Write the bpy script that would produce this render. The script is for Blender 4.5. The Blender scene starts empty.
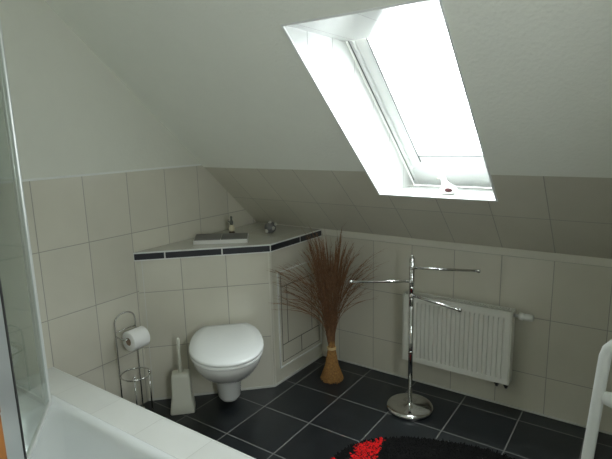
import bpy, bmesh, math, random
from mathutils import Vector, Matrix
random.seed(7)
SC = bpy.context.scene
COL = SC.collection
PI = math.pi

# ------------------------------------------------------------------ camera
cd = bpy.data.cameras.new('camera'); cam = bpy.data.objects.new('camera', cd); COL.objects.link(cam)
YAW, PITCH, ROLL = 0.6085, -0.1925, -0.0249
cyw, syw, cpt, spt = math.cos(YAW), math.sin(YAW), math.cos(PITCH), math.sin(PITCH)
F = Vector((-syw*cpt, cyw*cpt, spt)); R0 = Vector((cyw, syw, 0)); U0 = R0.cross(F)
RR = R0*math.cos(ROLL) + U0*math.sin(ROLL); UU = -R0*math.sin(ROLL) + U0*math.cos(ROLL)
M = Matrix((RR, UU, -F)).transposed().to_4x4(); M.translation = Vector((2.2747, -2.6586, 1.5))
cam.matrix_world = M
cd.sensor_width = 36; cd.lens = 497.26/612*36; cd.clip_start = 0.02
SC.camera = cam

# ------------------------------------------------------------------ light
W = bpy.data.worlds.new('overcast_sky'); SC.world = W; W.use_nodes = True
bg = W.node_tree.nodes['Background']
bg.inputs[0].default_value = (0.95, 0.985, 1.0, 1); bg.inputs[1].default_value = 22.0
SC.view_settings.view_transform = 'Standard'; SC.view_settings.look = 'None'
SC.view_settings.gamma = 1; SC.view_settings.use_curve_mapping = False
SC.view_settings.exposure = 0.14

SC.cycles.diffuse_bounces = 8; SC.cycles.max_bounces = 16; SC.cycles.transparent_max_bounces = 16
SC.cycles.sample_clamp_indirect = 6
# room constants
SLOPE = 0.7275; CS, SS = math.cos(SLOPE), math.sin(SLOPE)
HK = 0.8836            # top of the knee wall
WX0, WX1, WS0, WS1 = 1.1274, 1.71, 0.446, 1.5069   # roof window opening (x, distance up the slope)
S_MID, S_TOP = 0.310, 0.639
ZC = 2.40; S_END = (ZC-HK)/SS; YC = -S_END*CS
XR, YF = 2.75, -3.20
def S(x, s, d=0.0):    # point on the sloped ceiling, d = depth outwards
    return Vector((x, -s*CS + SS*d, HK + s*SS + CS*d))

# portal at the roof window: only guides sampling of the sky light
la = bpy.data.lights.new('skylight_portal', 'AREA'); la.shape = 'RECTANGLE'; la.size = 0.60; la.size_y = 1.1
la.cycles.is_portal = True
lo = bpy.data.objects.new('skylight_portal', la); COL.objects.link(lo)
pc = S((WX0+WX1)/2, 0.78, 0.40)
nrm = Vector((0, SS, CS)); ax = Vector((1, 0, 0)); ay = nrm.cross(ax)
ml = Matrix((ax, ay, nrm)).transposed().to_4x4(); ml.translation = pc; lo.matrix_world = ml

lb = bpy.data.lights.new('fill_window_portal', 'AREA'); lb.shape = 'RECTANGLE'; lb.size = 0.55; lb.size_y = 0.80; lb.cycles.is_portal = True  # portal guiding sky light through the added, unseen fill window
lp = bpy.data.objects.new('fill_window_portal', lb); COL.objects.link(lp); lp.location = (XR+0.14, -2.425, 1.45); lp.rotation_euler = (PI/2, 0, PI/2)

# ------------------------------------------------------------------ materials
MATS = {}
def lin(c): return tuple((v/12.92 if v <= 0.04045 else ((v+0.055)/1.055)**2.4) for v in c)
def new_mat(name):
    m = bpy.data.materials.new(name); m.use_nodes = True; MATS[name] = m
    return m, m.node_tree.nodes, m.node_tree.links, m.node_tree.nodes['Principled BSDF']
def simple(name, col, rough=0.5, metal=0.0, coat=0.0, noise=0.06, nscale=12, bump=0.0, bscale=60, spec=0.5):
    m, N, L, p = new_mat(name)
    tc = N.new('ShaderNodeTexCoord'); nz = N.new('ShaderNodeTexNoise'); nz.inputs['Scale'].default_value = nscale
    L.new(tc.outputs['Object'], nz.inputs['Vector'])
    mx = N.new('ShaderNodeMix'); mx.data_type = 'RGBA'
    mx.inputs[6].default_value = tuple(max(0, v*(1-noise)) for v in col)+(1,)
    mx.inputs[7].default_value = tuple(min(1, v*(1+noise)) for v in col)+(1,)
    L.new(nz.outputs['Fac'], mx.inputs[0]); L.new(mx.outputs[2], p.inputs['Base Color'])
    p.inputs['Roughness'].default_value = rough; p.inputs['Metallic'].default_value = metal
    p.inputs['Coat Weight'].default_value = coat; p.inputs['Specular IOR Level'].default_value = spec
    if bump:
        b = N.new('ShaderNodeBump'); n2 = N.new('ShaderNodeTexNoise'); n2.inputs['Scale'].default_value = bscale
        n2.inputs['Detail'].default_value = 4
        L.new(tc.outputs['Object'], n2.inputs['Vector']); L.new(n2.outputs['Fac'], b.inputs['Height'])
        b.inputs['Strength'].default_value = bump; b.inputs['Distance'].default_value = 0.004
        L.new(b.outputs[0], p.inputs['Normal'])
    return m
def tiles(name, col, grout, w, h, gw=0.0036, rough=0.14, noise=0.04, nscale=5, coat=0.0, var=0.04, bump=0.4, rvar=0.0, surf=0.0):
    """UVs are in metres; grout lines lie at whole multiples of w and h."""
    m, N, L, p = new_mat(name)
    uv = N.new('ShaderNodeUVMap'); sp = N.new('ShaderNodeSeparateXYZ'); L.new(uv.outputs[0], sp.inputs[0])
    def math_(op, a, b=None, c=None):
        n = N.new('ShaderNodeMath'); n.operation = op
        for i, v in enumerate((a, b, c)):
            if v is None: continue
            if hasattr(v, 'is_linked') or hasattr(v, 'links'): L.new(v, n.inputs[i])
            else: n.inputs[i].default_value = v
        return n.outputs[0]
    ms = []
    ids = []
    for out, s in ((sp.outputs[0], w), (sp.outputs[1], h)):
        q = math_('DIVIDE', out, s)
        fr = math_('FRACT', q)
        d = math_('MULTIPLY', math_('MINIMUM', fr, math_('SUBTRACT', 1.0, fr)), s)
        sm = N.new('ShaderNodeMapRange'); sm.interpolation_type = 'SMOOTHSTEP'
        sm.inputs[1].default_value = gw*0.35; sm.inputs[2].default_value = gw*0.75
        L.new(d, sm.inputs[0]); ms.append(sm.outputs[0]); ids.append(math_('FLOOR', q))
    mask = math_('MINIMUM', ms[0], ms[1])       # 1 on the tile, 0 in the grout
    cb = N.new('ShaderNodeCombineXYZ'); L.new(ids[0], cb.inputs[0]); L.new(ids[1], cb.inputs[1])
    wn = N.new('ShaderNodeTexWhiteNoise'); wn.noise_dimensions = '3D'; L.new(cb.outputs[0], wn.inputs['Vector'])
    tc = N.new('ShaderNodeTexCoord'); nz = N.new('ShaderNodeTexNoise'); nz.inputs['Scale'].default_value = nscale
    nz.inputs['Detail'].default_value = 6; L.new(tc.outputs['Object'], nz.inputs['Vector'])
    f = math_('ADD', math_('MULTIPLY', math_('SUBTRACT', nz.outputs['Fac'], 0.5), noise*4),
              math_('MULTIPLY', math_('SUBTRACT', wn.outputs['Value'], 0.5), var*2))
    f = math_('ADD', f, 1.0)
    vm = N.new('ShaderNodeVectorMath'); vm.operation = 'SCALE'; vm.inputs[0].default_value = col; L.new(f, vm.inputs['Scale'])
    mx = N.new('ShaderNodeMix'); mx.data_type = 'RGBA'; mx.inputs[6].default_value = tuple(grout)+(1,)
    L.new(mask, mx.inputs[0]); L.new(vm.outputs[0], mx.inputs[7]); L.new(mx.outputs[2], p.inputs['Base Color'])
    mr = N.new('ShaderNodeMapRange'); mr.inputs[3].default_value = 0.8; mr.inputs[4].default_value = rough
    L.new(mask, mr.inputs[0])
    if rvar:
        L.new(math_('ADD', mr.outputs[0], math_('MULTIPLY', math_('SUBTRACT', nz.outputs['Fac'], 0.5), rvar)), p.inputs['Roughness'])
    else: L.new(mr.outputs[0], p.inputs['Roughness'])
    p.inputs['Coat Weight'].default_value = coat
    b = N.new('ShaderNodeBump'); b.inputs['Strength'].default_value = bump; b.inputs['Distance'].default_value = 0.002
    hgt = mask
    n3 = N.new('ShaderNodeTexNoise'); n3.inputs['Scale'].default_value = 3.5 if not surf else 28
    n3.inputs['Detail'].default_value = 1 if not surf else 5
    L.new(tc.outputs['Object'], n3.inputs['Vector'])
    hgt = math_('ADD', mask, math_('MULTIPLY', n3.outputs['Fac'], surf if surf else 0.9))
    L.new(hgt, b.inputs['Height']); L.new(b.outputs[0], p.inputs['Normal'])
    return m
def glass_mat(name, tint, haze=0.0, rough=0.02, refl=1.0):
    m, N, L, p = new_mat(name); N.remove(p)
    out = N['Material Output']
    tr = N.new('ShaderNodeBsdfTransparent'); tr.inputs[0].default_value = tint+(1,)
    gl = N.new('ShaderNodeBsdfGlossy'); gl.inputs['Roughness'].default_value = rough
    di = N.new('ShaderNodeBsdfDiffuse'); di.inputs[0].default_value = (0.75, 0.78, 0.76, 1)
    fr = N.new('ShaderNodeFresnel'); fr.inputs[0].default_value = 1.45
    nz = N.new('ShaderNodeTexNoise'); nz.inputs['Scale'].default_value = 6
    mp = N.new('ShaderNodeMapRange'); mp.inputs[3].default_value = haze*0.6; mp.inputs[4].default_value = haze*1.4
    L.new(nz.outputs['Fac'], mp.inputs[0])
    m1 = N.new('ShaderNodeMixShader'); L.new(mp.outputs[0], m1.inputs[0]); L.new(tr.outputs[0], m1.inputs[1]); L.new(di.outputs[0], m1.inputs[2])
    ge = N.new('ShaderNodeNewGeometry'); inv = N.new('ShaderNodeMath'); inv.operation = 'SUBTRACT'; inv.inputs[0].default_value = 1.0
    L.new(ge.outputs['Backfacing'], inv.inputs[1]); mu = N.new('ShaderNodeMath'); mu.operation = 'MULTIPLY'
    L.new(fr.outputs[0], mu.inputs[0]); L.new(inv.outputs[0], mu.inputs[1])
    m2 = N.new('ShaderNodeMixShader'); L.new(mu.outputs[0], m2.inputs[0]); L.new(m1.outputs[0], m2.inputs[1]); L.new(gl.outputs[0], m2.inputs[2])
    L.new(m2.outputs[0], out.inputs[0])
    return m

TILE = (0.585, 0.562, 0.475); GROUT = (0.31, 0.30, 0.26)
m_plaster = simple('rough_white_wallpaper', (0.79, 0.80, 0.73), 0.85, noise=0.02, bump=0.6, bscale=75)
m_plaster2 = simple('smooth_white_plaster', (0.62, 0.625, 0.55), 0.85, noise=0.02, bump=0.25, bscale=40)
m_tile_l = tiles('wall_tiles_gable', TILE, GROUT, 0.25, 0.33)
m_tile_k = tiles('wall_tiles_knee', TILE, GROUT, 0.25, 0.3136)
m_tile_s = tiles('wall_tiles_slope', TILE, GROUT, 0.25, 0.33)
m_tile_b = tiles('boxing_tiles', TILE, GROUT, 0.247, 0.325, var=0.03)
m_tile_ledge = tiles('ledge_tiles', (0.70, 0.71, 0.68), (0.50, 0.50, 0.47), 0.2655, 0.6, gw=0.0025)
m_tile_top = tiles('counter_tiles', (0.56, 0.55, 0.49), GROUT, 0.25, 0.33, gw=0.0025, rough=0.15)
m_tile_rev = tiles('reveal_lining', (0.60, 0.61, 0.59), (0.20, 0.20, 0.19), 0.25, 0.9, gw=0.004)
m_plain_tile = simple('plain_tile', TILE, 0.25, noise=0.03)
m_dark_tile = simple('dark_border_tile', (0.018, 0.020, 0.026), 0.3, noise=0.25, nscale=25)
m_caulk = simple('pale_grout_trim', (0.56, 0.56, 0.52), 0.5, noise=0.03)
m_cap = simple('tile_cap_strip', (0.60, 0.58, 0.50), 0.4, noise=0.03)
m_white_trim = simple('white_edge_trim', (0.68, 0.69, 0.66), 0.4, noise=0.02)
m_floor = tiles('slate_floor_tiles', (0.0135, 0.0165, 0.0195), (0.17, 0.17, 0.165), 0.3027, 0.3027, gw=0.006, rough=0.36, noise=0.28, nscale=9, var=0.12, bump=0.25, rvar=0.25, surf=0.6)
m_floor_skirt = m_plain_tile
m_chrome = simple('chrome', (0.62, 0.62, 0.61), 0.08, 1.0, noise=0.01)
m_satin = simple('satin_metal', (0.62, 0.63, 0.63), 0.28, 1.0, noise=0.03)
m_button = simple('grey_button_metal', (0.20, 0.20, 0.195), 0.35, 0.5)
m_plate = simple('brushed_grey_plate', (0.72, 0.72, 0.70), 0.3, 0.4, noise=0.04)
m_alu = simple('grey_aluminium', (0.55, 0.58, 0.58), 0.35, 0.7, noise=0.02)
m_alu_w = simple('white_aluminium', (0.66, 0.68, 0.66), 0.3, 0.3, noise=0.02)
m_seal = simple('black_rubber', (0.01, 0.01, 0.01), 0.6)
m_ceramic = simple('white_ceramic', (0.74, 0.75, 0.73), 0.12, coat=0.5, noise=0.01)
m_seat = simple('white_plastic_seat', (0.80, 0.82, 0.81), 0.22, noise=0.01)
m_acryl = simple('white_acrylic', (0.74, 0.77, 0.77), 0.14, coat=0.3, noise=0.01)
m_plastic = simple('ivory_plastic', (0.62, 0.62, 0.54), 0.35, noise=0.02)
m_rad = simple('radiator_enamel', (0.66, 0.66, 0.60), 0.35, noise=0.015)
m_rad_dark = simple('radiator_inside', (0.16, 0.16, 0.15), 0.6)
m_white_lacq = simple('white_lacquer', (0.72, 0.74, 0.72), 0.3, noise=0.02)
m_knob = simple('white_knob_plastic', (0.70, 0.70, 0.66), 0.4)
m_paper = simple('tissue_paper', (0.80, 0.80, 0.78), 0.95, noise=0.03, bump=0.3, bscale=90)
m_card = simple('cardboard', (0.30, 0.22, 0.15), 0.9, noise=0.1)
m_straw = simple('golden_straw', (0.33, 0.17, 0.05), 0.7, noise=0.75, nscale=90)
m_plume = simple('brown_dried_grass', (0.205, 0.102, 0.048), 0.8, noise=0.6, nscale=60)
m_plume2 = simple('pale_dried_seed_heads', (0.28, 0.17, 0.10), 0.85, noise=0.4, nscale=80)
m_raffia = simple('pale_raffia', (0.62, 0.45, 0.22), 0.7, noise=0.2, nscale=80)
m_rug_k = simple('black_shag', (0.006, 0.006, 0.006), 0.95, noise=0.3, nscale=40, spec=0.2)
m_rug_r = simple('red_shag', (0.80, 0.012, 0.014), 0.85, noise=0.2, nscale=40, spec=0.2)
m_pine = simple('pine_wood', (0.24, 0.095, 0.022), 0.45, noise=0.25, nscale=7)
m_win = simple('white_window_frame', (0.80, 0.81, 0.80), 0.35, noise=0.01)
m_win_seal = simple('grey_window_seal', (0.08, 0.085, 0.085), 0.7)
m_pane = glass_mat('window_glass', (0.94, 0.96, 0.96))
m_shower = glass_mat('shower_glass', (0.87, 0.90, 0.88), haze=0.05)
m_grey = simple('grey_ceramic', (0.13, 0.13, 0.125), 0.4, noise=0.3, nscale=60)
m_cream = simple('cream_ceramic', (0.55, 0.50, 0.36), 0.4, noise=0.1)
m_brown = simple('dark_brown_ceramic', (0.05, 0.025, 0.012), 0.4, noise=0.2)
m_pale = simple('pale_shell', (0.45, 0.44, 0.38), 0.5, noise=0.15, nscale=70)
m_slate = simple('grey_green_ceramic', (0.10, 0.11, 0.09), 0.5, noise=0.3, nscale=80)
m_white_fig = simple('white_porcelain', (0.84, 0.84, 0.82), 0.3, noise=0.01)
m_redfig = simple('dark_red_glaze', (0.05, 0.004, 0.006), 0.6)

# ------------------------------------------------------------------ mesh helpers
class MB:
    def __init__(s): s.v = []; s.f = []; s.mi = []; s.uv = []; s.sm = []
    def add(s, vs, fs, mi=0, uv=None, smooth=False):
        o = len(s.v); s.v += [Vector(v) for v in vs]
        for k, f in enumerate(fs):
            s.f.append([i+o for i in f]); s.mi.append(mi); s.sm.append(smooth)
            s.uv.append(uv[k] if uv else None)
    def quad(s, a, b, c, d, uv=None, mi=0): s.add([a, b, c, d], [(0, 1, 2, 3)], mi, [uv] if uv else None)
    def poly(s, pts, uv=None, mi=0): s.add(pts, [tuple(range(len(pts)))], mi, [uv] if uv else None)
    def box(s, x0, x1, y0, y1, z0, z1, mi=0):
        P = [(x, y, z) for z in (z0, z1) for y in (y0, y1) for x in (x0, x1)]
        s.add(P, [(0, 2, 3, 1), (4, 5, 7, 6), (0, 1, 5, 4), (2, 6, 7, 3), (0, 4, 6, 2), (1, 3, 7, 5)], mi)
    def obox(s, c, ax, ay, az, hx, hy, hz, mi=0):
        c = Vector(c); ax, ay, az = Vector(ax).normalized(), Vector(ay).normalized(), Vector(az).normalized()
        P = [c+ax*x*hx+ay*y*hy+az*z*hz for z in (-1, 1) for y in (-1, 1) for x in (-1, 1)]
        s.add(P, [(0, 2, 3, 1), (4, 5, 7, 6), (0, 1, 5, 4), (2, 6, 7, 3), (0, 4, 6, 2), (1, 3, 7, 5)], mi)
    def loft(s, loops, cap0=True, cap1=True, mi=0, smooth=True, closed=False):
        n = len(loops[0]); vs = [p for l in loops for p in l]; fs = []
        m = len(loops)
        for i in range(m if closed else m-1):
            for j in range(n):
                a, b = i*n+j, i*n+(j+1) % n; c, d = ((i+1) % m)*n+(j+1) % n, ((i+1) % m)*n+j
                fs.append((a, b, c, d))
        if cap0 and not closed: fs.append(tuple(range(n-1, -1, -1)))
        if cap1 and not closed: fs.append(tuple(range((m-1)*n, m*n)))
        s.add(vs, fs, mi, None, smooth)
    def lathe(s, prof, c=(0, 0, 0), n=32, axis=(0, 0, 1), mi=0, cap=True):
        az = Vector(axis).normalized(); t = Vector((1, 0, 0)) if abs(az.x) < .9 else Vector((0, 1, 0))
        ax = az.cross(t).normalized(); ay = az.cross(ax); c = Vector(c)
        loops = [[c+az*h+(ax*math.cos(2*PI*k/n)+ay*math.sin(2*PI*k/n))*r for k in range(n)] for r, h in prof]
        s.loft(loops, cap, cap, mi)
    def tube(s, pts, r, n=10, mi=0, closed=False, cap=True):
        pts = [Vector(p) for p in pts]; m = len(pts)
        rs = r if isinstance(r, (list, tuple)) else [r]*m
        def tan(i):
            if closed: return (pts[(i+1) % m]-pts[i-1]).normalized()
            a = pts[max(i-1, 0)]; b = pts[min(i+1, m-1)]; return (b-a).normalized()
        t0 = tan(0); up = Vector((0, 0, 1)) if abs(t0.z) < .9 else Vector((1, 0, 0))
        u = t0.cross(up).normalized(); loops = []
        for i in range(m):
            t = tan(i); u = (u - t*u.dot(t)).normalized(); w = t.cross(u)
            loops.append([pts[i]+(u*math.cos(2*PI*k/n)+w*math.sin(2*PI*k/n))*rs[i] for k in range(n)])
        s.loft(loops, cap, cap, mi, True, closed)
    def ball(s, c, r, n=16, m=10, sc=(1, 1, 1), mi=0):
        c = Vector(c); loops = []
        for i in range(m+1):
            a = PI*(i/m); rr = max(math.sin(a), 1e-3)*r; h = -math.cos(a)*r
            loops.append([c+Vector((rr*math.cos(2*PI*k/n)*sc[0], rr*math.sin(2*PI*k/n)*sc[1], h*sc[2])) for k in range(n)])
        s.loft(loops, mi=mi)
    def build(s, name, mats, parent=None, bevel=0.0, seg=2, subd=0):
        me = bpy.data.meshes.new(name)
        off = parent['_o'] if parent is not None else (0, 0, 0)
        off = Vector(off)
        if parent is None:            # a thing or structure of one mesh: origin at the base centre
            xs = [v.x for v in s.v]; ys = [v.y for v in s.v]; zs = [v.z for v in s.v]
            off = Vector(((min(xs)+max(xs))/2, (min(ys)+max(ys))/2, min(zs)))
        me.from_pydata([tuple(v-off) for v in s.v], [], s.f)
        if not isinstance(mats, (list, tuple)): mats = [mats]
        for m in mats: me.materials.append(m)
        me.polygons.foreach_set('material_index', s.mi); me.polygons.foreach_set('use_smooth', s.sm)
        if any(u is not None for u in s.uv):
            ul = me.uv_layers.new(name='UVMap'); k = 0
            for p, u in zip(me.polygons, s.uv):
                for q in range(p.loop_total):
                    if u is not None: ul.data[p.loop_start+q].uv = u[q]
        me.update()
        o = bpy.data.objects.new(name, me); COL.objects.link(o)
        if parent is not None: o.parent = parent; o['_o'] = tuple(off)
        else: o.location = off; o['_o'] = tuple(off)
        if bevel:
            b = o.modifiers.new('bevel', 'BEVEL'); b.width = bevel; b.segments = seg; b.limit_method = 'ANGLE'; b.angle_limit = math.radians(40)
        if subd:
            b = o.modifiers.new('subd', 'SUBSURF'); b.levels = subd; b.render_levels = subd
        return o
def thing(name, label, cat, loc=(0, 0, 0), group=None):
    o = bpy.data.objects.new(name, None); COL.objects.link(o); o.location = loc; o['_o'] = tuple(loc)
    o['label'] = label; o['category'] = cat
    if group: o['group'] = group
    return o
def tag(o, label, cat): o['label'] = label; o['category'] = cat; return o
def struct(o): o['kind'] = 'structure'; return o

# ------------------------------------------------------------------ structure
T = 0.12   # wall thickness
# floor (uv: grout phase from the photo)
FX, FY = 0.9106, -0.111
b = MB(); pts = [(-T, T, 0), (-T, YF-T, 0), (XR+T, YF-T, 0), (XR+T, T, 0)]
b.poly(pts, [(p[0]-FX, p[1]-FY) for p in pts]); b.box(-T, XR+T, YF-T, T, -0.1, -0.001)
struct(b.build('floor', m_floor))
# left gable wall: tiled up to 1.32 m under the slope, plaster above
YL = -0.7876
b = MB(); zt = 1.32; yA = -(zt-HK)/math.tan(SLOPE)
def lw(pts, mi): b.poly([(0.0 if mi == 0 else 0.0, y, z) for y, z in pts], [(y-YL, z) for y, z in pts], mi)
lw([(0, 0), (0, HK), (yA, zt), (YF, zt), (YF, 0)], 0)
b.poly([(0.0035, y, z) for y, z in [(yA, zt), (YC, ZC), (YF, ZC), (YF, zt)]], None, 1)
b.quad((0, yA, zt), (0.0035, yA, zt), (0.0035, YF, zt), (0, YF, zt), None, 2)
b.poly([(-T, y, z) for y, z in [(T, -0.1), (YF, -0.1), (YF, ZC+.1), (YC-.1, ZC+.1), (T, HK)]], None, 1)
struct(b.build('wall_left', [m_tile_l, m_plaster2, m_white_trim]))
b = MB(); b.box(0.0005, 0.007, YF+.001, yA-.008, zt-.002, zt+.008); struct(b.build('trim_5', m_white_trim, bevel=.001))
# knee wall with tiles
XK, ZT = 0.9199, 0.8449
b = MB(); pts = [(0, 0), (XR, 0), (XR, ZT), (0, ZT)]
b.poly([(x, 0, z) for x, z in pts], [(x-XK, z-ZT) for x, z in pts], 0)
b.poly([(x, 0, z) for x, z in [(0, ZT), (XR, ZT), (XR, HK), (0, HK)]], None, 1)
b.box(0, XR, 0.002, T, -0.1, HK-.005, 1)
struct(b.build('wall_back', [m_tile_k, m_plain_tile]))
b = MB(); b.box(0.002, XR, -0.006, 0.0, ZT+0.001, HK+.002); struct(b.build('trim_1', m_cap, bevel=0.002))
b = MB(); b.box(0.54, XR, -0.005, 0.0, 0.0, 0.012); struct(b.build('baseboard_back', m_caulk, bevel=0.002))
# sloped ceiling with the roof window opening
b = MB()
def sl(x0, x1, s0, s1, mi, d=0.0):
    if x1 <= x0 or s1 <= s0: return
    P = [(x0, s0), (x1, s0), (x1, s1), (x0, s1)]
    uv = [(x-XK, (s-S_MID)) for x, s in P]
    b.poly([S(x, s, d) for x, s in P], uv, mi)
for (x0, x1, holes) in ((0, WX0, 0), (WX0, WX1, 1), (WX1, XR, 0)):
    if not holes: sl(x0, x1, 0, S_TOP, 0); sl(x0, x1, S_TOP, S_END, 1, -0.004)
    else: sl(x0, x1, 0, WS0, 0); sl(x0, x1, WS1, S_END, 1, -0.004)
    if not holes: b.poly([S(x0, S_TOP, 0), S(x1, S_TOP, 0), S(x1, S_TOP, -0.004), S(x0, S_TOP, -0.004)], None, 2)
D0 = 0.34
for (x0, x1, s0, s1) in ((-T, WX0-.12, -0.3, S_END+.2), (WX1+.12, XR+T, -0.3, S_END+.2), (WX0-.12, WX1+.12, -0.3, 0.02), (WX0-.12, WX1+.12, WS1+0.12, S_END+.2)):
    b.quad(S(x0, s0, D0), S(x1, s0, D0), S(x1, s1, D0), S(x0, s1, D0), None, 1)
    b.quad(S(x0, s0, D0+.02), S(x1, s0, D0+.02), S(x1, s1, D0+.02), S(x0, s1, D0+.02), None, 1)
struct(b.build('ceiling', [m_tile_s, m_plaster, m_white_trim]))
b = MB(); b.box(-T, XR+T, YF-T, YC+0.001, ZC, ZC+0.1); struct(b.build('trim_2', m_plaster)).name = 'ceiling.001'
VY0, VY1, VZ0, VZ1 = -2.70, -2.15, 1.05, 1.85      # unseen window in the right wall beside the camera, added for fill light
b = MB(); b.box(XR, XR+T, YF-T, VY0, -0.1, ZC+.1); b.box(XR, XR+T, VY1, T+.2, -0.1, ZC+.1); b.box(XR, XR+T, VY0, VY1, -0.1, VZ0); b.box(XR, XR+T, VY0, VY1, VZ1, ZC+.1)
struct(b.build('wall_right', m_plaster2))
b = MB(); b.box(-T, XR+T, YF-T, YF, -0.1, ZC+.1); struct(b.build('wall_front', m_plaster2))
w2 = bpy.data.objects.new('added_fill_window', None); COL.objects.link(w2); w2.location = (XR+.05, (VY0+VY1)/2, VZ0); w2['_o'] = tuple(w2.location); w2['kind'] = 'structure'
b = MB()
for y0, y1, z0, z1 in ((VY0, VY0+.06, VZ0, VZ1), (VY1-.06, VY1, VZ0, VZ1), (VY0, VY1, VZ0, VZ0+.06), (VY0, VY1, VZ1-.06, VZ1)): b.box(XR+.04, XR+.09, y0, y1, z0, z1)
b.build('window_frame', m_win, w2)
b = MB(); b.box(XR+.061, XR+.067, VY0+.03, VY1-.03, VZ0+.03, VZ1-.03); b.build('window_pane', m_pane, w2)

# ------------------------------------------------------------------ roof window
# reveals: side cheeks, level head, level sill; frame sits 0.30 m out
D1 = 0.30
def onslope(sbase, t):   # level line running outwards from the slope at sbase
    return S(0, sbase, 0) + Vector((0, t, 0))
tH = D1/SS
b = MB()
def yz(x, v): return Vector((x, v.y, v.z))
hd0, hd1 = S(0, WS1), onslope(WS1, tH); si0, si1 = S(0, WS0), onslope(WS0, tH)
for x in (WX0, WX1):
    P = [yz(x, si0), yz(x, si1), yz(x, hd1), yz(x, hd0)]
    b.poly(P, [(-(p.y)/CS*1.0-0.3, p.z-1.9) for p in P], 0)
for a, c in ((hd0, hd1), (si0, si1)):
    P = [yz(WX0, a), yz(WX1, a), yz(WX1, c), yz(WX0, c)]
    b.poly(P, [(p.x-XK, p.y-a.y+0.001) for p in P], 0)
win = struct(b.build('window_1', m_tile_rev))
def hframe(nm, x0, x1, sa, sb, w, wb, d0, d1, parent, mat):
    fb = MB()
    def bar(xa, xb, s_a, s_b):
        c = S((xa+xb)/2, (s_a+s_b)/2, (d0+d1)/2); fb.obox(c, (1, 0, 0), (0, -CS, SS), nrm, (xb-xa)/2, (s_b-s_a)/2, (d1-d0)/2)
    bar(x0, x0+w, sa, sb); bar(x1-w, x1, sa, sb); bar(x0+w, x1-w, sa, sa+wb); bar(x0+w, x1-w, sb-w, sb)
    return fb.build(nm, mat, parent, bevel=0.004)
s_lo = WS0 - D1*CS/SS; s_hi = WS1 - D1*CS/SS
fr = hframe('window_frame', WX0-.03, WX1+.03, s_lo-.05, s_hi+.20, 0.06, 0.20, D1+.001, D1+.09, win, m_win)
sa = hframe('window_sash', WX0+.035, WX1-.035, s_lo+.16, s_hi+.13, 0.062, 0.10, D1+.012, D1+.075, win, m_win)
pb = MB(); pb.obox(S((WX0+WX1)/2, (s_lo+s_hi)/2+.16, D1+.045), (1, 0, 0), (0, -CS, SS), nrm, (WX1-WX0)/2-.09, (s_hi-s_lo)/2-.07, .004)
pb.build('window_pane', m_pane, win)
hb = MB()
for x_ in (WX0+.0975, WX1-.0975): hb.obox(S(x_, (s_lo+s_hi)/2+.16, D1+.010), (1, 0, 0), (0, -CS, SS), nrm, .0022, (s_hi-s_lo)/2-.05, .003)
hb.obox(S((WX0+WX1)/2, s_lo+.261, D1+.010), (1, 0, 0), (0, -CS, SS), nrm, (WX1-WX0)/2-.0975, .0022, .003)
hb.build('glazing_seal', m_win_seal, win)
hb = MB()
for x_ in (WX0+.014, WX1-.014): hb.obox(S(x_, (s_lo+s_hi)/2+.10, D1), (1, 0, 0), (0, -CS, SS), nrm, .0020, (s_hi-s_lo)/2+.05, .0015)
hb.build('frame_seal', m_win_seal, win)
# white corner bead round the opening
b = MB(); e = 0.006
for (xa, xb, s_a, s_b) in ((WX0-e, WX0+.002, WS0-e, WS1+e), (WX1-.002, WX1+e, WS0-e, WS1+e), (WX0, WX1, WS0-e, WS0+.002), (WX0, WX1, WS1-.002, WS1+e)):
    b.obox(S((xa+xb)/2, (s_a+s_b)/2, -0.003), (1, 0, 0), (0, -CS, SS), nrm, (xb-xa)/2, (s_b-s_a)/2, .004)
struct(b.build('trim_2', m_win))
# ------------------------------------------------------------------ corner boxing behind the toilet
P1 = Vector((0.5193, -0.5091, 0)); PL = Vector((0, -1.0246, 0)); PE = Vector((0.534, 0, 0))
TV = (P1-PL).normalized(); NV = Vector((TV.y, -TV.x, 0)); FL = (P1-PL).length
HB = 0.835
def FP(u, n, z): return PL + TV*u + NV*n + Vector((0, 0, z))
g = 0.002
box = thing('corner_boxing', 'tiled corner boxing behind the toilet with dark border strip below its ledge', 'cistern boxing', (0.2, -0.4, 0))
b = MB()
u0 = 0.236-0.247
b.poly([FP(0, 0, 0), FP(FL, 0, 0), FP(FL, 0, HB), FP(0, 0, HB)], [(0-u0, 0.0), (FL-u0, 0.0), (FL-u0, HB), (0-u0, HB)])
b.build('front_panel', m_tile_b, box)
b = MB()
b.poly([P1+Vector((0, 0, 0)), PE+Vector((0, 0, 0)), PE+Vector((0, 0, HB)), P1+Vector((0, 0, HB))])
b.build('side_panel', m_plain_tile, box)
# corner strips and silicone foot line
b = MB()
b.obox(FP(FL-.006, .0012, HB/2), TV, NV, (0, 0, 1), .005, .002, HB/2)
b.build('corner_trim', m_cap, box, bevel=.001)
b = MB(); b.obox(FP(.028, .0008, HB/2), TV, NV, (0, 0, 1), .002, .001, HB/2); b.build('corner_trim', m_caulk, box)
b = MB()
SD = (PE-P1).normalized(); SN = Vector((SD.y, -SD.x, 0))
b.obox(P1+SD*.008+SN*.0012+Vector((0, 0, HB/2)), SD, SN, (0, 0, 1), .006, .002, HB/2)
b.build('corner_trim', m_cap, box, bevel=.001)
b = MB()
b.obox(FP(FL/2, .003, .006), TV, NV, (0, 0, 1), FL/2, .003, .006)
SL_ = (PE-P1).length
b.obox(P1+SD*SL_/2+SN*.003+Vector((0, 0, .006)), SD, SN, (0, 0, 1), SL_/2, .003, .006)
b.build('foot_line', m_caulk, box)
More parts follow.
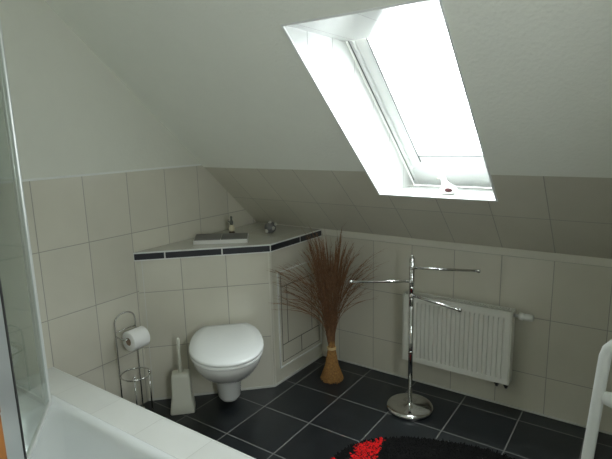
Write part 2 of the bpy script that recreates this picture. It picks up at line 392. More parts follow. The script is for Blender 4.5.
# worktop slab with overhang
OV = 0.012
cPL = Vector((0, PL.y-OV*1.42, 0)); cP1 = P1+NV*OV+SN*OV*0.42+Vector((0, 0, 0)); cP1 = Vector((P1.x+OV, P1.y-OV*.42, 0)); cPE = Vector((PE.x+OV, 0, 0))
foot = [Vector((g, -g, 0)), Vector((g, cPL.y, 0)), cP1, Vector((cPE.x, -g, 0))]
def ring(z, grow=0.0): return [p+Vector((0, 0, z)) for p in foot]
b = MB()
b.poly(ring(HK), [(p.x+.06, p.y+.02) for p in foot])
b.build('ledge_top', m_tile_top, box)
b = MB(); b.loft([ring(HB), ring(HK-.001)], smooth=False, cap0=True, cap1=False); b.build('border_body', m_white_trim, box)
# dark border tiles, one run of pieces on each face
b = MB()
def strip(a, c, cuts):
    d = (c-a); ln = d.length; d.normalize(); n = Vector((d.y, -d.x, 0))
    prev = 0.0
    for q in cuts+[ln]:
        s0, s1 = prev+.004, q-.004
        b.obox(a+d*(s0+s1)/2+n*.0008+Vector((0, 0, (HB+HK)/2-.001)), d, n, (0, 0, 1), (s1-s0)/2, .0012, (HK-HB)/2-.0075); prev = q
strip(foot[1], foot[2], [.165, .475]); strip(foot[2], foot[3], [.28])
b.build('border_strip', m_dark_tile, box)
# access hatch on the short side
hat = MB()
def SP(y, z, off): return Vector((P1.x + (y-P1.y)/(0-P1.y)*(PE.x-P1.x), y, z)) + SN*off
hy0, hy1, hz0, hz1 = -0.455, -0.015, 0.095, 0.70
hat.poly([SP(hy0, hz0, .002), SP(hy1, hz0, .002), SP(hy1, hz1, .002), SP(hy0, hz1, .002)])
hp = hat.build('access_hatch', m_plain_tile, box)
b = MB()
def sbar(y0, y1, z0, z1, off, th):
    b.obox(SP((y0+y1)/2, (z0+z1)/2, off), SD, SN, (0, 0, 1), (y1-y0)/2, th, (z1-z0)/2)
w_ = .007
sbar(hy0, hy0+w_, hz0, hz1, .005, .005); sbar(hy1-w_, hy1, hz0, hz1, .005, .005); sbar(hy0, hy1, hz0, hz0+w_, .005, .005); sbar(hy0, hy1, hz1-w_, hz1, .005, .005)
b.build('hatch_frame', m_white_trim, hp, bevel=.001)
b = MB()
for (y0, y1, z0, z1) in ((hy0+.03, hy1-.02, .232, .237), (hy0+.03, hy1-.02, .60, .605), (hy0+.03, hy1-.02, .125, .129), (hy0+.03, hy0+.035, .125, .67), (hy1-.025, hy1-.021, .125, .67),
                         (-.37, -.366, .235, .60), (-.12, -.116, .235, .60), (-.235, -.231, .128, .235)):
    sbar(y0, y1, z0, z1, .0025, .0012)
b.build('grout_line', simple('dark_grout', (0.16, 0.155, 0.14), 0.9), hp)

# flush plate lying on the ledge
fp = thing('flush_plate', 'chrome dual flush plate set into the tiled ledge above the toilet', 'flush plate', tuple(FP(.33, -.08, HK)))
fd0 = Vector((0.151, -0.747, HK)); fd1 = Vector((0.399, -0.554, HK)); fdir = (fd1-fd0).normalized(); fn = Vector((-fdir.y, fdir.x, 0)); fl = (fd1-fd0).length
def FQ(u, v, z): return fd0 + fdir*u + fn*v + Vector((0, 0, z))
b = MB()
prof = [(0, 0.001), (0, .020), (.006, .023), (.085, .033), (.118, .034), (.122, .030), (.122, 0.001)]
b.loft([[FQ(u, v, z) for v, z in prof] for u in (0.002, fl-.002)], smooth=False)
b.build('housing', m_plate, fp, bevel=.002)
for (ua, ub) in ((.005, fl/2-.002), (fl/2+.002, fl-.005)):
    b = MB(); c = FQ((ua+ub)/2, .060, .0305); tv = (FQ(0, .085, .033)-FQ(0, .006, .023)).normalized()
    b.obox(c, fdir, tv, fdir.cross(tv), (ub-ua)/2, .052, .0035); b.build('flush_button', m_button, fp, bevel=.0015)

# ------------------------------------------------------------------ toilet
UC = 0.460
toi = thing('toilet', 'white wall-hung toilet with closed lid below the tiled ledge', 'toilet', tuple(FP(UC, .25, 0)))
def outline(hw, n0, n1, z, back, k=28, zf=None):
    """seat outline: straight back of half width `back`, full half width hw, rounded front to n1"""
    pts = []
    L_ = n1-n0; nm = n0 + L_*0.52
    for i in range(k):
        a = 2*PI*i/k; x = math.cos(a); y = math.sin(a)
        if y >= 0:                       # front half: ellipse-like
            px = hw*(abs(x)**0.92)*(1 if x >= 0 else -1); py = nm + (n1-nm)*y
        else:                            # rear half: tapers to the straight back
            q = min(1, -y*1.18); px = (1 if x >= 0 else -1)*min(hw*(abs(x)**0.55), hw if q < .55 else hw+(back-hw)*((q-.55)/.45)) ; py = nm - (nm-n0)*q
        pts.append(FP(UC+px, py, z if zf is None else zf(py)))
    return pts
# bowl
b = MB()
rows = [(.045, .060, .002, .200), (.06, .067, .002, .208), (.15, .072, .002, .215), (.185, .085, .002, .24), (.215, .115, .002, .31), (.25, .142, .002, .38), (.30, .163, .002, .450), (.35, .180, .002, .502), (.385, .184, .002, .520), (.392, .181, .002, .517)]
b.loft([outline(hw, n0, n1, z, min(hw, .10 if z > .2 else hw*.95)) for z, hw, n0, n1 in rows])
o = b.build('bowl', m_ceramic, toi)
b = MB(); b.loft([outline(.186, .03, .530, .393, .125), outline(.190, .028, .536, .398, .128), outline(.190, .028, .536, .409, .128), outline(.186, .03, .530, .412, .125)]); b.build('seat', m_seat, toi)
b = MB(); b.loft([outline(.188, .028, .533, .4135, .124), outline(.193, .025, .540, .418, .128), outline(.193, .025, .540, .428, .128), outline(.187, .03, .531, .435, .122), outline(.14, .06, .47, .4385, .095), outline(.06, .14, .36, .4400, .04)]); b.build('lid', m_seat, toi)
for du in (-.075, .075):
    b = MB(); b.tube([FP(UC+du-.02, .022, .417), FP(UC+du+.02, .022, .417)], .0095, 12); b.build('hinge', m_seat, toi)

# ------------------------------------------------------------------ toilet brush set
bc = Vector((0.243, -0.983, 0)); bu, bn = TV, NV
br = thing('toilet_brush', 'ivory plastic toilet brush in its tapered square holder left of the toilet', 'toilet brush', tuple(bc))
def rsq(hw, hd, z, r=.012, off=(0, 0)):
    P = []
    for cx_, cy_, a0 in ((1, 1, 0), (-1, 1, 90), (-1, -1, 180), (1, -1, 270)):
        for k in range(4):
            a = math.radians(a0+30*k); P.append(bc+bu*(cx_*(hw-r)+r*math.cos(a)+off[0])+bn*(cy_*(hd-r)+r*math.sin(a)+off[1])+Vector((0, 0, z)))
    return P
b = MB(); b.loft([rsq(.066, .050, 0), rsq(.067, .051, .004), rsq(.058, .045, .075), rsq(.053, .042, .081), rsq(.050, .040, .205), rsq(.046, .036, .222), rsq(.040, .030, .227)]); b.build('holder', m_plastic, br)
b = MB(); b.tube([bc+Vector((0, 0, .226)), bc+Vector((0, 0, .28)), bc+Vector((0, 0, .34)), bc+Vector((0, 0, .395)), bc+Vector((0, 0, .418)), bc+Vector((0, 0, .425))], [.013, .009, .007, .0085, .009, .004], 12); b.build('handle', m_plastic, br)

# ------------------------------------------------------------------ toilet paper stand
c = Vector((0.098, -1.163, 0)); rr = .076
tp = thing('toilet_roll_stand', 'slim chrome wire toilet roll stand beside the left tiled wall', 'toilet roll stand', tuple(c))
pA = c+Vector((-.052, -.062, 0)); pB = c+Vector((-.052, .062, 0)); pC = c+Vector((.052, -.047, 0)); pD = c+Vector((.052, .047, 0))
zt_, zr = .545, .252
b = MB(); arch = [pA+Vector((0, 0, .012))]+[pA+Vector((0, 0, z)) for z in (.2, .4, zt_)]
for k in range(1, 12):
    a = PI*k/12; m_ = (pA+pB)/2; arch.append(m_+Vector((0, -.062*math.cos(a), zt_+.045*math.sin(a))))
arch += [pB+Vector((0, 0, z)) for z in (zt_, .4, .2, .012)]
b.tube(arch, .0042, 8); b.build('frame', m_chrome, tp)
b = MB(); b.tube([c+Vector((rr*math.cos(2*PI*k/32), rr*math.sin(2*PI*k/32), zr)) for k in range(32)], .004, 8, closed=True); b.build('ring', m_chrome, tp)
for p in (pC, pD):
    b = MB(); b.tube([p+Vector((0, 0, .004)), p+Vector((0, 0, zr+.008))], .0042, 8); b.ball(p+Vector((0, 0, zr+.013)), .0085); b.build('post', m_chrome, tp)
for p in (pA, pB, pC, pD):
    b = MB(); b.lathe([(.011, 0), (.011, .006), (.006, .012)], p, 12); b.build('foot', m_chrome, tp)
zh = .498
b = MB(); b.tube([pA+Vector((0, 0, zh)), pB+Vector((0, 0, zh))], .004, 8); b.build('crossbar', m_chrome, tp)
rx = .064; rz = .466
b = MB(); b.tube([pA+Vector((0, 0, zh-.02)), pA+Vector((.02, .004, zh-.028)), pA+Vector((rx, .010, rz)), pA+Vector((rx, .03, rz)), pA+Vector((rx, .132, rz)), pA+Vector((rx, .138, rz+.010))], .004, 8); b.build('roll_arm', m_chrome, tp)
ro = thing('toilet_paper_roll', 'white toilet paper roll hanging on the chrome wire stand', 'toilet paper', tuple(pA+Vector((rx, .06, rz-.07))))
b = MB(); y0, y1 = pA.y+.028, pA.y+.126; cx_ = pA.x+rx; n = 36; zc = rz-.014
def cir(r, y): return [Vector((cx_+r*math.cos(2*PI*k/n), y, zc+r*math.sin(2*PI*k/n))) for k in range(n)]
b.loft([cir(.021, y0), cir(.052, y0), cir(.054, y0+.003), cir(.054, y1-.003), cir(.052, y1), cir(.021, y1)], False, False, smooth=True)
b.build('paper', m_paper, ro)
b = MB(); b.loft([cir(.0212, y0), cir(.0212, y1), cir(.0195, y1), cir(.0195, y0)], closed=True); b.build('core', m_card, ro)

# ------------------------------------------------------------------ bathtub with tiled surround
TZ = 0.43; TY0 = -1.545; TYi = -1.735; TYe = -2.30; TXe = 1.66
tub = thing('bathtub', 'white built-in bathtub with a tiled ledge along its room side', 'bathtub', (0.8, -1.9, 0))
b = MB()
LX = .5386
def lq(P): b.poly(P, [(p[0]-LX, p[1]-TY0+.3) for p in P])
lq([(g, TY0, TZ), (g, TYi+.045, TZ), (TXe, TYi+.045, TZ), (TXe, TY0, TZ)])
b.build('tiled_ledge', m_tile_ledge, tub)
b = MB(); P = [(g, 0.001), (TXe, 0.001), (TXe, TZ-.001), (g, TZ-.001)]
b.poly([(x, TY0+.0, z) for x, z in P], [(x-LX, z) for x, z in P]); b.quad((TXe, TY0, .001), (TXe, TYe, .001), (TXe, TYe, TZ-.002), (TXe, TY0, TZ-.002), [(0, 0), (.7, 0), (.7, .43), (0, .43)])
b.build('apron', m_tile_l, tub)
b = MB(); b.box(g, TXe+.002, TY0-.003, TY0+.003, TZ-.006, TZ+.001); b.build('edge_trim', m_white_trim, tub, bevel=.0015)
# acrylic basin: rounded-rect loops from rim lip down
def rrect(x0, x1, y0, y1, r, z, k=7):
    P = []
    for cx__, cy__, a0 in ((x1-r, y1-r, 0), (x0+r, y1-r, 90), (x0+r, y0+r, 180), (x1-r, y0+r, 270)):
        for i in range(k+1):
            a = math.radians(a0+90*i/k); P.append(Vector((cx__+r*math.cos(a), cy__+r*math.sin(a), z)))
    return P
b = MB(); ox0, ox1, oy0, oy1 = .02, TXe-.02, TYe, TYi+.047
IX0 = .30
b.loft([rrect(g, ox1, oy0, oy1, .02, TZ-.03), rrect(g, ox1, oy0, oy1, .02, TZ+.004), rrect(g+.006, ox1-.006, oy0+.006, oy1-.006, .02, TZ+.009),
        rrect(IX0-.02, ox1-.06, oy0+.05, TYi+.012, .13, TZ+.010), rrect(IX0, ox1-.08, oy0+.065, TYi, .13, TZ+.002), rrect(IX0+.012, ox1-.09, oy0+.075, TYi-.012, .13, TZ-.02),
        rrect(IX0+.08, ox1-.13, oy0+.115, TYi-.05, .14, TZ-.22), rrect(IX0+.14, ox1-.17, oy0+.14, TYi-.085, .14, TZ-.33), rrect(IX0+.25, ox1-.25, oy0+.2, TYi-.15, .1, TZ-.36)], False, True)
b.build('basin', m_acryl, tub)

# ------------------------------------------------------------------ folding shower screen on the tub rim
A = Vector((.355, -1.748, 0)); DD = Vector((.782, -.623, 0)); Bp = A+DD*.425
sc = thing('shower_screen', 'folding glass shower screen in pale metal frame standing on the bathtub rim', 'shower screen', (0.3, -1.75, TZ+.012))
ZS0, ZS1 = TZ+.012, 2.02
def vbar(p, d, hw, ht, mat, nm, z0=ZS0, z1=ZS1, par=None, bev=.003):
    bb = MB(); n_ = Vector((-d.y, d.x, 0)); bb.obox(Vector((p.x, p.y, (z0+z1)/2)), d, n_, (0, 0, 1), hw, ht, (z1-z0)/2); return bb.build(nm, mat, par or sc, bevel=bev)
vbar(Vector((.018, -1.752, 0)), Vector((1, 0, 0)), .015, .012, m_alu_w, 'wall_profile')
def pane(p, q, z0, z1, nm='glass_panel'):
    bb = MB(); d = (q-p); l = d.length; d.normalize(); m_ = (p+q)/2; bb.obox(Vector((m_.x, m_.y, (z0+z1)/2)), d, Vector((-d.y, d.x, 0)), (0, 0, 1), l/2, .0025, (z1-z0)/2); return bb.build(nm, m_shower, sc)
A0 = A-Vector((.030, 0, 0))
pane(Vector((.033, -1.752, 0)), Vector((.33, -1.752, 0)), ZS0+.02, ZS1-.01)
vbar(Vector((.342, -1.750, 0)), Vector((1, 0, 0)), .011, .011, m_alu_w, 'hinge_profile')
vbar(A+DD*.002, DD, .008, .009, m_alu_w, 'hinge_profile', bev=.006)
pane(A+DD*.014, Bp, ZS0+.02, ZS1-.01)
bb = MB(); mm = (A+Bp)/2; bb.obox(Vector((mm.x, mm.y, ZS0+.012)), DD, Vector((-DD.y, DD.x, 0)), (0, 0, 1), (Bp-A).length/2, .007, .010); bb.build('bottom_rail', m_alu_w, sc, bevel=.002)
bb = MB(); bb.obox(Vector((.18, -1.752, ZS0+.010)), (1, 0, 0), (0, 1, 0), (0, 0, 1), .15, .006, .010); bb.build('bottom_rail', m_alu_w, sc, bevel=.002)
vbar(Bp-DD*.006, DD, .009, .010, m_seal, 'rubber_seal')
D2 = Vector((.60, -.80, 0)); C0 = Bp+DD*.009
vbar(C0+D2*.045, D2, .045, .011, m_alu, 'panel_stile')

# ------------------------------------------------------------------ pine cabinet beside the camera
PX1, PY1, PZ = 1.425, -2.333, 1.075
cb = thing('pine_cabinet', 'orange pine cabinet at the lower left edge behind the shower screen', 'cabinet', (1.2, -2.5, 0))
b = MB(); b.box(1.03, PX1-.001, -2.66, PY1-.001, 0.0, PZ-.02); b.build('body', m_pine, cb, bevel=.003)
b = MB(); b.box(1.025, PX1, -2.68, PY1, PZ-.0195, PZ); b.build('top_board', m_pine, cb, bevel=.004)
b = MB(); b.box(1.04, PX1-.014, -2.680, -2.661, .06, PZ-.03); dr = b.build('door', m_pine, cb, bevel=.003)
b = MB(); b.lathe([(.008, 0), (.006, .012), (.014, .02), (.012, .028)], (1.08, -2.680, .62), 16, (0, -1, 0)); b.build('knob', m_pine, dr)

# ------------------------------------------------------------------ dried grass bundle
bb0 = Vector((.765, -.250, 0)); zb = .205
dg = thing('dried_grass_bundle', 'tall bundle of reddish brown dried grass standing on its straw foot in the corner', 'dried grass', tuple(bb0))
b = MB()
b.lathe([(.040, .010), (.038, .03), (.028, .10), (.017, .17), (.013, zb), (.012, zb+.06), (.008, zb+.1)], bb0, 24)
for i in range(640):
    a = random.uniform(0, 2*PI); q = math.sqrt(random.random())*0.25+.75
    dx, dy = math.cos(a), math.sin(a); rb = random.uniform(.054, .074)*q
    p0 = bb0+Vector((dx*rb, dy*rb, random.uniform(.0, .018))); p1 = bb0+Vector((dx*.040*q, dy*.040*q, .10)); p2 = bb0+Vector((dx*.022, dy*.022, zb)); p3 = bb0+Vector((dx*.018, dy*.018, zb+.05))
    b.tube([p0, p1, p2, p3], [.0016, .0015, .0012, .001], 4, cap=False)
b.build('straw_foot', m_straw, dg)
b = MB(); b.tube([bb0+Vector((.0245*math.cos(2*PI*k/24), .0245*math.sin(2*PI*k/24), zb-.002)) for k in range(24)], .0042, 6, closed=True)
b.tube([bb0+Vector((.024*math.cos(2*PI*k/24), .024*math.sin(2*PI*k/24), zb+.007)) for k in range(24)], .0042, 6, closed=True)
b.build('raffia_tie', m_raffia, dg)
b = MB(); b2 = MB()
ev = Vector((RR.x, RR.y, 0)).normalized()
def plume(a, spread, h, r0, droop, mb, fuzz, wid):
    dx, dy = math.cos(a), math.sin(a); K = 9; pts = []
    ph = random.uniform(0, 6.28); wob = random.uniform(0, .008)
    for k in range(K+1):
        t = k/K; rad = .012+spread*(t**droop)
        z = zb + h*(1-(1-t)**1.25) if droop < 2.6 else zb + h*(t**.85) - max(0, t-.7)*h*.35
        x = rad*dx+wob*math.sin(ph+5*t); y = rad*dy+wob*math.cos(ph+4*t)
        p = bb0+Vector((x, y, z))
        p.y = min(p.y, -.02 - .0); 
        zmax = HK - p.y*math.tan(SLOPE) - .02
        p.z = min(p.z, zmax)
        p.x = max(p.x, .566)
        pts.append(p)
    for k in range(1, K+1):
        if (pts[k]-pts[k-1]).length < .004: pts[k] = pts[k-1]+Vector((0, .0, .004))
    rs = [r0*(1-.75*k/K)+wid*(math.sin(PI*max(0, k/K-.45)/.55) if k/K > .45 else 0) for k in range(K+1)]
    mb.tube(pts, rs, 4, cap=False)
    if fuzz:
        for j in range(fuzz):
            t = random.uniform(.45, 1); i = min(int(t*K), K-1); p = pts[i].lerp(pts[i+1], t*K-i if t*K-i < 1 else 1)
            d = (pts[i+1]-pts[i]).normalized(); l = random.uniform(.02, .055)
            off = Vector((random.uniform(-1, 1), random.uniform(-1, 1), random.uniform(-.5, .6)))*.45
            q = p+(d+off)*l; q.y = min(q.y, -.012); q.x = max(q.x, .558)
            q.z = min(q.z, HK - q.y*math.tan(SLOPE) - .012)
            b2.tube([p, (p+q)/2+Vector((0, 0, .003)), q], [.0008, .0007, .0003], 3, cap=False)
for cl in range(26):            # clumped upright plumes
    ca = random.uniform(0, 2*PI); cs = random.uniform(.02, .13); ch = random.uniform(.46, .70); cd_ = random.uniform(1.0, 1.8)
    for i in range(7): plume(ca+random.gauss(0, .22), max(.01, cs+random.gauss(0, .014)), ch+random.gauss(0, .03), .0016, cd_+random.uniform(-.15, .15), b, 7, random.uniform(.0008, .0026))
for i in range(60):
    plume(random.uniform(0, 2*PI), random.uniform(.12, .21), random.uniform(.40, .64), .0012, random.uniform(1.4, 2.6), b, 10, .0009)
# drooping plumes to the room side and along the knee wall as in the photo
for i in range(34):
    a = math.atan2(-.24, -.17)+random.uniform(-.35, .45)
    plume(a, random.uniform(.20, .40), random.uniform(.30, .58), .0012, random.uniform(1.7, 3.0), b, 14, .0009)
for i in range(22):
    a = math.atan2(.25, .75)+random.uniform(-.45, .35)
    plume(a, random.uniform(.17, .30), random.uniform(.36, .62), .0012, random.uniform(1.6, 2.9), b, 14, .0009)
b.build('grass_stems', m_plume, dg); b2.build('seed_plumes', m_plume2, dg)

# ------------------------------------------------------------------ towel stand
tc_ = Vector((1.300, -.308, 0))
ts = thing('towel_stand', 'chrome towel stand with three swivel arms on a round base before the radiator', 'towel stand', tuple(tc_))
b = MB(); b.lathe([(.112, 0), (.125, .004), (.127, .012), (.125, .022), (.117, .029), (.10, .0315), (.02, .034), (.0165, .040)], tc_, 56); b.build('base', m_chrome, ts)
b = MB(); b.lathe([(.0125, .036), (.0125, .33), (.0125, .60)], tc_, 20); b.build('pole', m_chrome, ts)
b = MB(); b.lathe([(.0132, .845), (.0135, .851), (.010, .857), (.0075, .864), (.004, .869)], tc_, 20); b.build('finial', m_chrome, ts)
for z0 in (.628, .690, .762, .832):
    b = MB(); b.lathe([(.0142, z0), (.0150, z0+.002), (.0150, z0+.006), (.0142, z0+.008)], tc_, 20); b.build('collar', m_chrome, ts)
b = MB(); b.lathe([(.0130, .325), (.0142, .328), (.0142, .336), (.0130, .339)], tc_, 20); b.build('collar', m_chrome, ts)
b = MB(); b.lathe([(.0138, .595), (.0138, .846)], tc_, 16); b.build('spindle', m_chrome, ts)
for z, tip in ((.728, (1.027, -.480)), (.800, (1.615, -.201)), (.651, (1.587, -.400))):
    tipv = Vector((tip[0], tip[1], z)); rt = Vector((tc_.x, tc_.y, z)); d = (tipv-rt).normalized()
    if (tipv-rt).length > .34: tipv = rt + d*min((tipv-rt).length, .40)
    b = MB(); b.lathe([(.0145, z-.011), (.0150, z-.008), (.0150, z+.008), (.0145, z+.011)], tc_, 18)
    b.tube([rt+d*.010, rt+d*.1, tipv-d*.012], .0070, 12); b.lathe([(.0072, 0), (.0092, .002), (.0094, .013), (.0060, .017)], tipv-d*.014, 14, d)
    b.build('arm', m_chrome, ts)

# ------------------------------------------------------------------ radiator
rd = thing('radiator', 'white ribbed panel radiator on the knee wall behind the towel stand', 'radiator', (1.465, -.075, .175))
X0, X1, Z0, Z1, YFr, YBr = 1.166, 1.758, .178, .577, -.110, -.040
b = MB(); nr = 22; bw = (X1-X0-.05)/nr; px = [(X0+.001, YFr+.006), (X0+.006, YFr)]
for i in range(nr):
    xa = X0+.025+i*bw
    px += [(xa+.0, YFr), (xa+bw*.30, YFr), (xa+bw*.40, YFr+.009), (xa+bw*.60, YFr+.009), (xa+bw*.70, YFr)]
px += [(X1-.006, YFr), (X1-.001, YFr+.006)]
def row(z, k): return [Vector((x, YFr+(y-YFr)*k if y > YFr+.0065 or k == 1 else y, z)) for x, y in px]
zz = [(Z0, 0), (Z0+.028, 0), (Z0+.036, 1), (Z1-.042, 1), (Z1-.034, 0), (Z1, 0)]
rows_ = [row(z, k) for z, k in zz]; n = len(px)
b.add([p for r_ in rows_ for p in r_], [(i*n+j, i*n+j+1, (i+1)*n+j+1, (i+1)*n+j) for i in range(len(zz)-1) for j in range(n-1)], smooth=False)
b.add([(X0, YFr+.001, Z0), (X1, YFr+.001, Z0), (X1, YFr+.014, Z0), (X0, YFr+.014, Z0), (X0, YFr+.001, Z1), (X1, YFr+.001, Z1), (X1, YFr+.014, Z1), (X0, YFr+.014, Z1)], [(0, 3, 2, 1), (4, 5, 6, 7), (1, 2, 6, 5), (0, 4, 7, 3), (3, 7, 6, 2)])
b.build('front_panel', m_rad, rd)
b = MB(); b.box(X0, X1, YBr-.012, YBr, Z0, Z1); b.build('back_panel', m_rad, rd, bevel=.002)
b = MB(); b.box(X0+.01, X1-.01, YFr+.016, YBr-.014, Z0+.02, Z1-.012); b.build('convector', m_rad_dark, rd)
for xa in (X0-.003, X1-.002):
    b = MB(); b.box(xa, xa+.005, YFr-.001, YBr, Z0, Z1+.002); b.build('side_cover', m_rad, rd, bevel=.0015)
b = MB(); b.box(X0, X1, YFr, YFr+.010, Z1-.001, Z1+.003); b.box(X0, X1, YBr-.010, YBr, Z1-.001, Z1+.003)
xx = X0+.012
while xx < X1-.01: b.box(xx, xx+.006, YFr+.009, YBr-.009, Z1-.003, Z1+.002); xx += .0145
b.build('top_grille', m_rad, rd)
for xa in (X0+.10, X1-.10):
    b = MB(); b.box(xa-.012, xa+.012, YBr+.0005, -.0005, Z0+.04, Z1-.04); b.build('wall_bracket', m_rad, rd)
yv = -.075; zv = Z1-.022
b = MB(); b.tube([(X1+.003, yv, zv), (X1+.03, yv, zv)], .009, 14); b.build('valve_body', m_satin, rd)
b = MB(); b.lathe([(.013, 0), (.0195, .004), (.0205, .018), (.0165, .024), (.0165, .03), (.0185, .034), (.0175, .066), (.012, .070)], (X1+.026, yv, zv), 24, (1, 0, 0)); b.build('thermostat_knob', m_knob, rd)
for xa in (X1-.065, X1-.018):
    b = MB(); b.lathe([(.008, .0), (.013, -.004), (.013, -.022), (.010, -.024)], (xa, yv, Z0+.001), 14); b.tube([(xa, yv, Z0-.012), (xa, yv, Z0-.028), (xa, yv+.006, Z0-.034), (xa, -.03, Z0-.035), (xa, -.001, Z0-.035)], .0075, 10); b.build('connection_pipe', simple('dark_valve_metal', (0.05, 0.05, 0.048), 0.4, 0.6), rd)

# ------------------------------------------------------------------ white tubular rack at the right edge
wr = thing('white_tubular_rack', 'white tubular rack with rounded corner and flat crossbar at the right edge', 'towel rack', (2.33, -1.16, 0))
q0 = Vector((2.212, -1.000, 0)); q1 = Vector((2.60, -1.10, 0)); dq = (q1-q0).normalized(); LEAN = -RR.xy.normalized().to_3d()*.062
def arc(p, q):
    z = .850
    def dn(h): return LEAN*(1-h/z)
    pts = [p+dn(.012)+Vector((0, 0, 0.012)), p+dn(.4)+Vector((0, 0, .4)), p+dn(z-.035)+Vector((0, 0, z-.035)), p+dq*.004+Vector((0, 0, z-.012)), p+dq*.018+Vector((0, 0, z+.006))]
    K = 10; L2 = (q-p).length
    for k in range(1, K):
        t = k/K; pts.append(p.lerp(q, t)+Vector((0, 0, z+.010+.05*math.sin(PI*t))))
    pts += [q-dq*.018+Vector((0, 0, z+.006)), q-dq*.004+Vector((0, 0, z-.012)), q+dn(z-.035)+Vector((0, 0, z-.035)), q+dn(.4)+Vector((0, 0, .4)), q+dn(.012)+Vector((0, 0, .012))]
    return pts
b = MB(); b.tube(arc(q0, q1), .0170, 16); o = b.build('frame', m_white_lacq, wr)
for z in (.69, .36):
    b = MB(); m_ = (q0+q1)/2+LEAN*(1-z/.85); pn = Vector((-dq.y, dq.x, 0)); L_ = (q1-q0).length
    def sec(t, hh): return [m_+dq*(t-.5)*L_+pn*.013*math.cos(2*PI*k/16)+Vector((0, 0, z-.004+hh*math.sin(2*PI*k/16))) for k in range(16)]
    b.loft([sec(.02, .016), sec(.05, .022), sec(.13, .028), sec(.3, .031), sec(.5, .032), sec(.7, .031), sec(.87, .028), sec(.95, .022), sec(.98, .016)]); b.build('crossbar', m_white_lacq, wr)
for p, s_ in ((q0, -1), (q1, 1)):
    b = MB(); pn = Vector((-dq.y, dq.x, 0)); pe = p+LEAN
    b.obox(pe+Vector((0, 0, .009)), pn, dq, (0, 0, 1), .07, .018, .009); b.build('foot', m_white_lacq, wr, bevel=.005)

# ------------------------------------------------------------------ rug
RC = Vector((1.665, -.850, 0)); RA, RB = .49, .355
Rd = Vector((.94, .34, 0)).normalized(); Rn = Vector((-Rd.y, Rd.x, 0))
def in_rug(u, v): return (abs(u)/RA)**2.3 + (abs(v)/RB)**2.3 < 1
b = MB(); n = 64; lo0 = []
for k in range(n):
    a = 2*PI*k/n; cc, sn = math.cos(a), math.sin(a); e_ = 2/2.3
    lo0.append(RC+Rd*RA*abs(cc)**e_*(1 if cc > 0 else -1)+Rn*RB*abs(sn)**e_*(1 if sn > 0 else -1))
b.loft([[p+Vector((0, 0, .001)) for p in lo0], [p+Vector((0, 0, .012)) for p in lo0], [RC+(p-RC)*.98+Vector((0, 0, .016)) for p in lo0]])
RED = [[(1.310, -.650), (1.222, -.775), (1.262, -.888), (1.30, -1.02), (1.43, -.96), (1.358, -.83), (1.340, -.76), (1.325, -.70)],
       [(1.165, -.925), (1.195, -.905), (1.225, -.96), (1.27, -1.08), (1.20, -1.06)]]
def is_red(x, y):
    for P in RED:
        c_ = False
        for (x0, y0), (x1, y1) in zip(P, P[1:]+P[:1]):
            if (y0 > y) != (y1 > y) and x < (x1-x0)*(y-y0)/(y1-y0)+x0: c_ = not c_
        if c_: return True
    return False
for i in range(30000):
    u = random.uniform(-RA, RA); v = random.uniform(-RB, RB)
    if not in_rug(u, v): continue
    p = RC+Rd*u+Rn*v; h = random.uniform(.012, .021)
    out = Vector((random.uniform(-1, 1), random.uniform(-1, 1), 0))*.009 + (Rd*u+Rn*v)*.012
    s_ = random.uniform(0, PI); mi = 1 if is_red(p.x+random.uniform(-.003, .003), p.y+random.uniform(-.003, .003)) else 0; wv = Vector((math.cos(s_), math.sin(s_), 0))*(.0075 if mi else .0034); wn = Vector((-wv.y, wv.x, 0))
    t_ = p+out+Vector((0, 0, h)); z0 = Vector((0, 0, .008))
    b.add([p-wv-wn*.5+z0, p+wv-wn*.5+z0, p+wn+z0, t_-wv*.5, t_+wv*.5, t_+wn*.5], [(0, 1, 4, 3), (1, 2, 5, 4), (2, 0, 3, 5), (3, 4, 5)], mi, smooth=True)
tag(b.build('shaggy_rug', [m_rug_k, m_rug_r]), 'black shaggy bath rug with bright red shapes on the slate floor', 'rug')

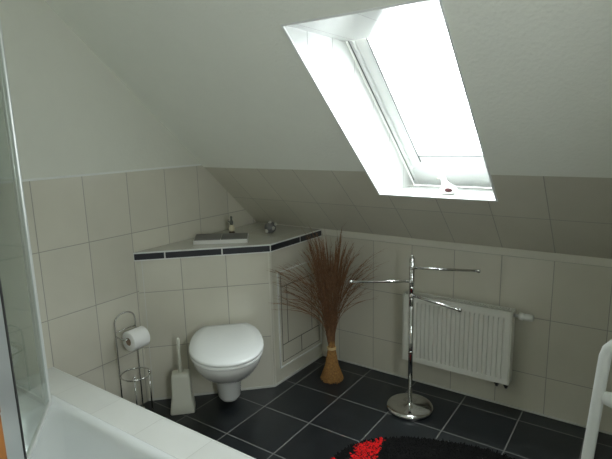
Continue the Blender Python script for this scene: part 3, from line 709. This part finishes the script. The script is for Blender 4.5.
# ------------------------------------------------------------------ little ornaments
# slim figurine behind the flush plate
fg = Vector((.150, -.420, HK+.001))
t = thing('figurine', 'slim small figurine with grey-green top and cream base behind the flush plate', 'figurine', tuple(fg))
b = MB(); b.lathe([(.016, 0), (.021, .004), (.020, .014), (.013, .022)], fg, 20); b.build('foot', m_brown, t)
b = MB(); b.lathe([(.012, .021), (.018, .030), (.019, .042), (.013, .058), (.008, .062)], fg, 20); b.build('body', m_cream, t)
b = MB(); b.lathe([(.007, .061), (.010, .068), (.012, .080), (.007, .092), (.005, .100), (.008, .106), (.006, .115), (.001, .118)], fg, 16)
b.tube([fg+Vector((-.006, -.004, .078)), fg+Vector((-.018, -.012, .086)), fg+Vector((-.016, -.010, .098))], [.004, .0035, .002], 8); b.build('upper_body', m_slate, t)
# round grey ornament with pale shells
og = Vector((.338, -.270, HK+.001))
t = thing('ornament', 'round dark grey ornament with pale shell shapes at the back of the ledge', 'ornament', tuple(og))
b = MB(); b.ball(og+Vector((0, 0, .037)), .037, 22, 14, (1, 1, 1)); b.build('body', m_grey, t)
for dx, dy, dz, r_ in ((-.004, -.033, .020, .013), (.032, -.012, .036, .013), (.006, -.010, .070, .012), (.036, .008, .060, .010)):
    b = MB(); b.ball(og+Vector((dx, dy, dz)), r_, 12, 8, (1, .8, 1)); b.build('shell', m_pale, t)
# white bird on the window sill
zs = HK+WS0*SS
bd = Vector((1.452, -.235, zs+.001))
t = thing('bird_figurine', 'white bird figurine with dark red wing spot on the roof window sill', 'figurine', tuple(bd))
b = MB(); loops = []
for i, (dx, z, rx_, ry_) in enumerate(((0, 0, .020, .016), (0, .004, .034, .026), (.002, .018, .045, .032), (.002, .036, .040, .029), (-.010, .052, .022, .020), (-.022, .066, .014, .014), (-.028, .080, .015, .015), (-.030, .092, .011, .011), (-.030, .098, .003, .003))):
    loops.append([bd+RR.xy.to_3d()*0+Vector((dx+rx_*math.cos(2*PI*k/20), ry_*math.sin(2*PI*k/20), z)) for k in range(20)])
b.loft(loops); b.build('body', m_white_fig, t)
b = MB(); b.lathe([(.005, 0), (.003, .010), (.0005, .018)], bd+Vector((-.043, -.002, .080)), 10, (-1, -.2, -.2)); b.build('beak', m_cream, t)
b = MB(); b.ball(bd+Vector((-.030, -.0145, .084)), .003, 8, 6); b.build('eye', m_redfig, t)
b = MB(); b.ball(bd+Vector((.012, -.030, .024)), .017, 14, 8, (1.15, .35, .62)); b.build('wing_spot', m_redfig, t)

for o in bpy.data.objects:
    if '_o' in o: del o['_o']
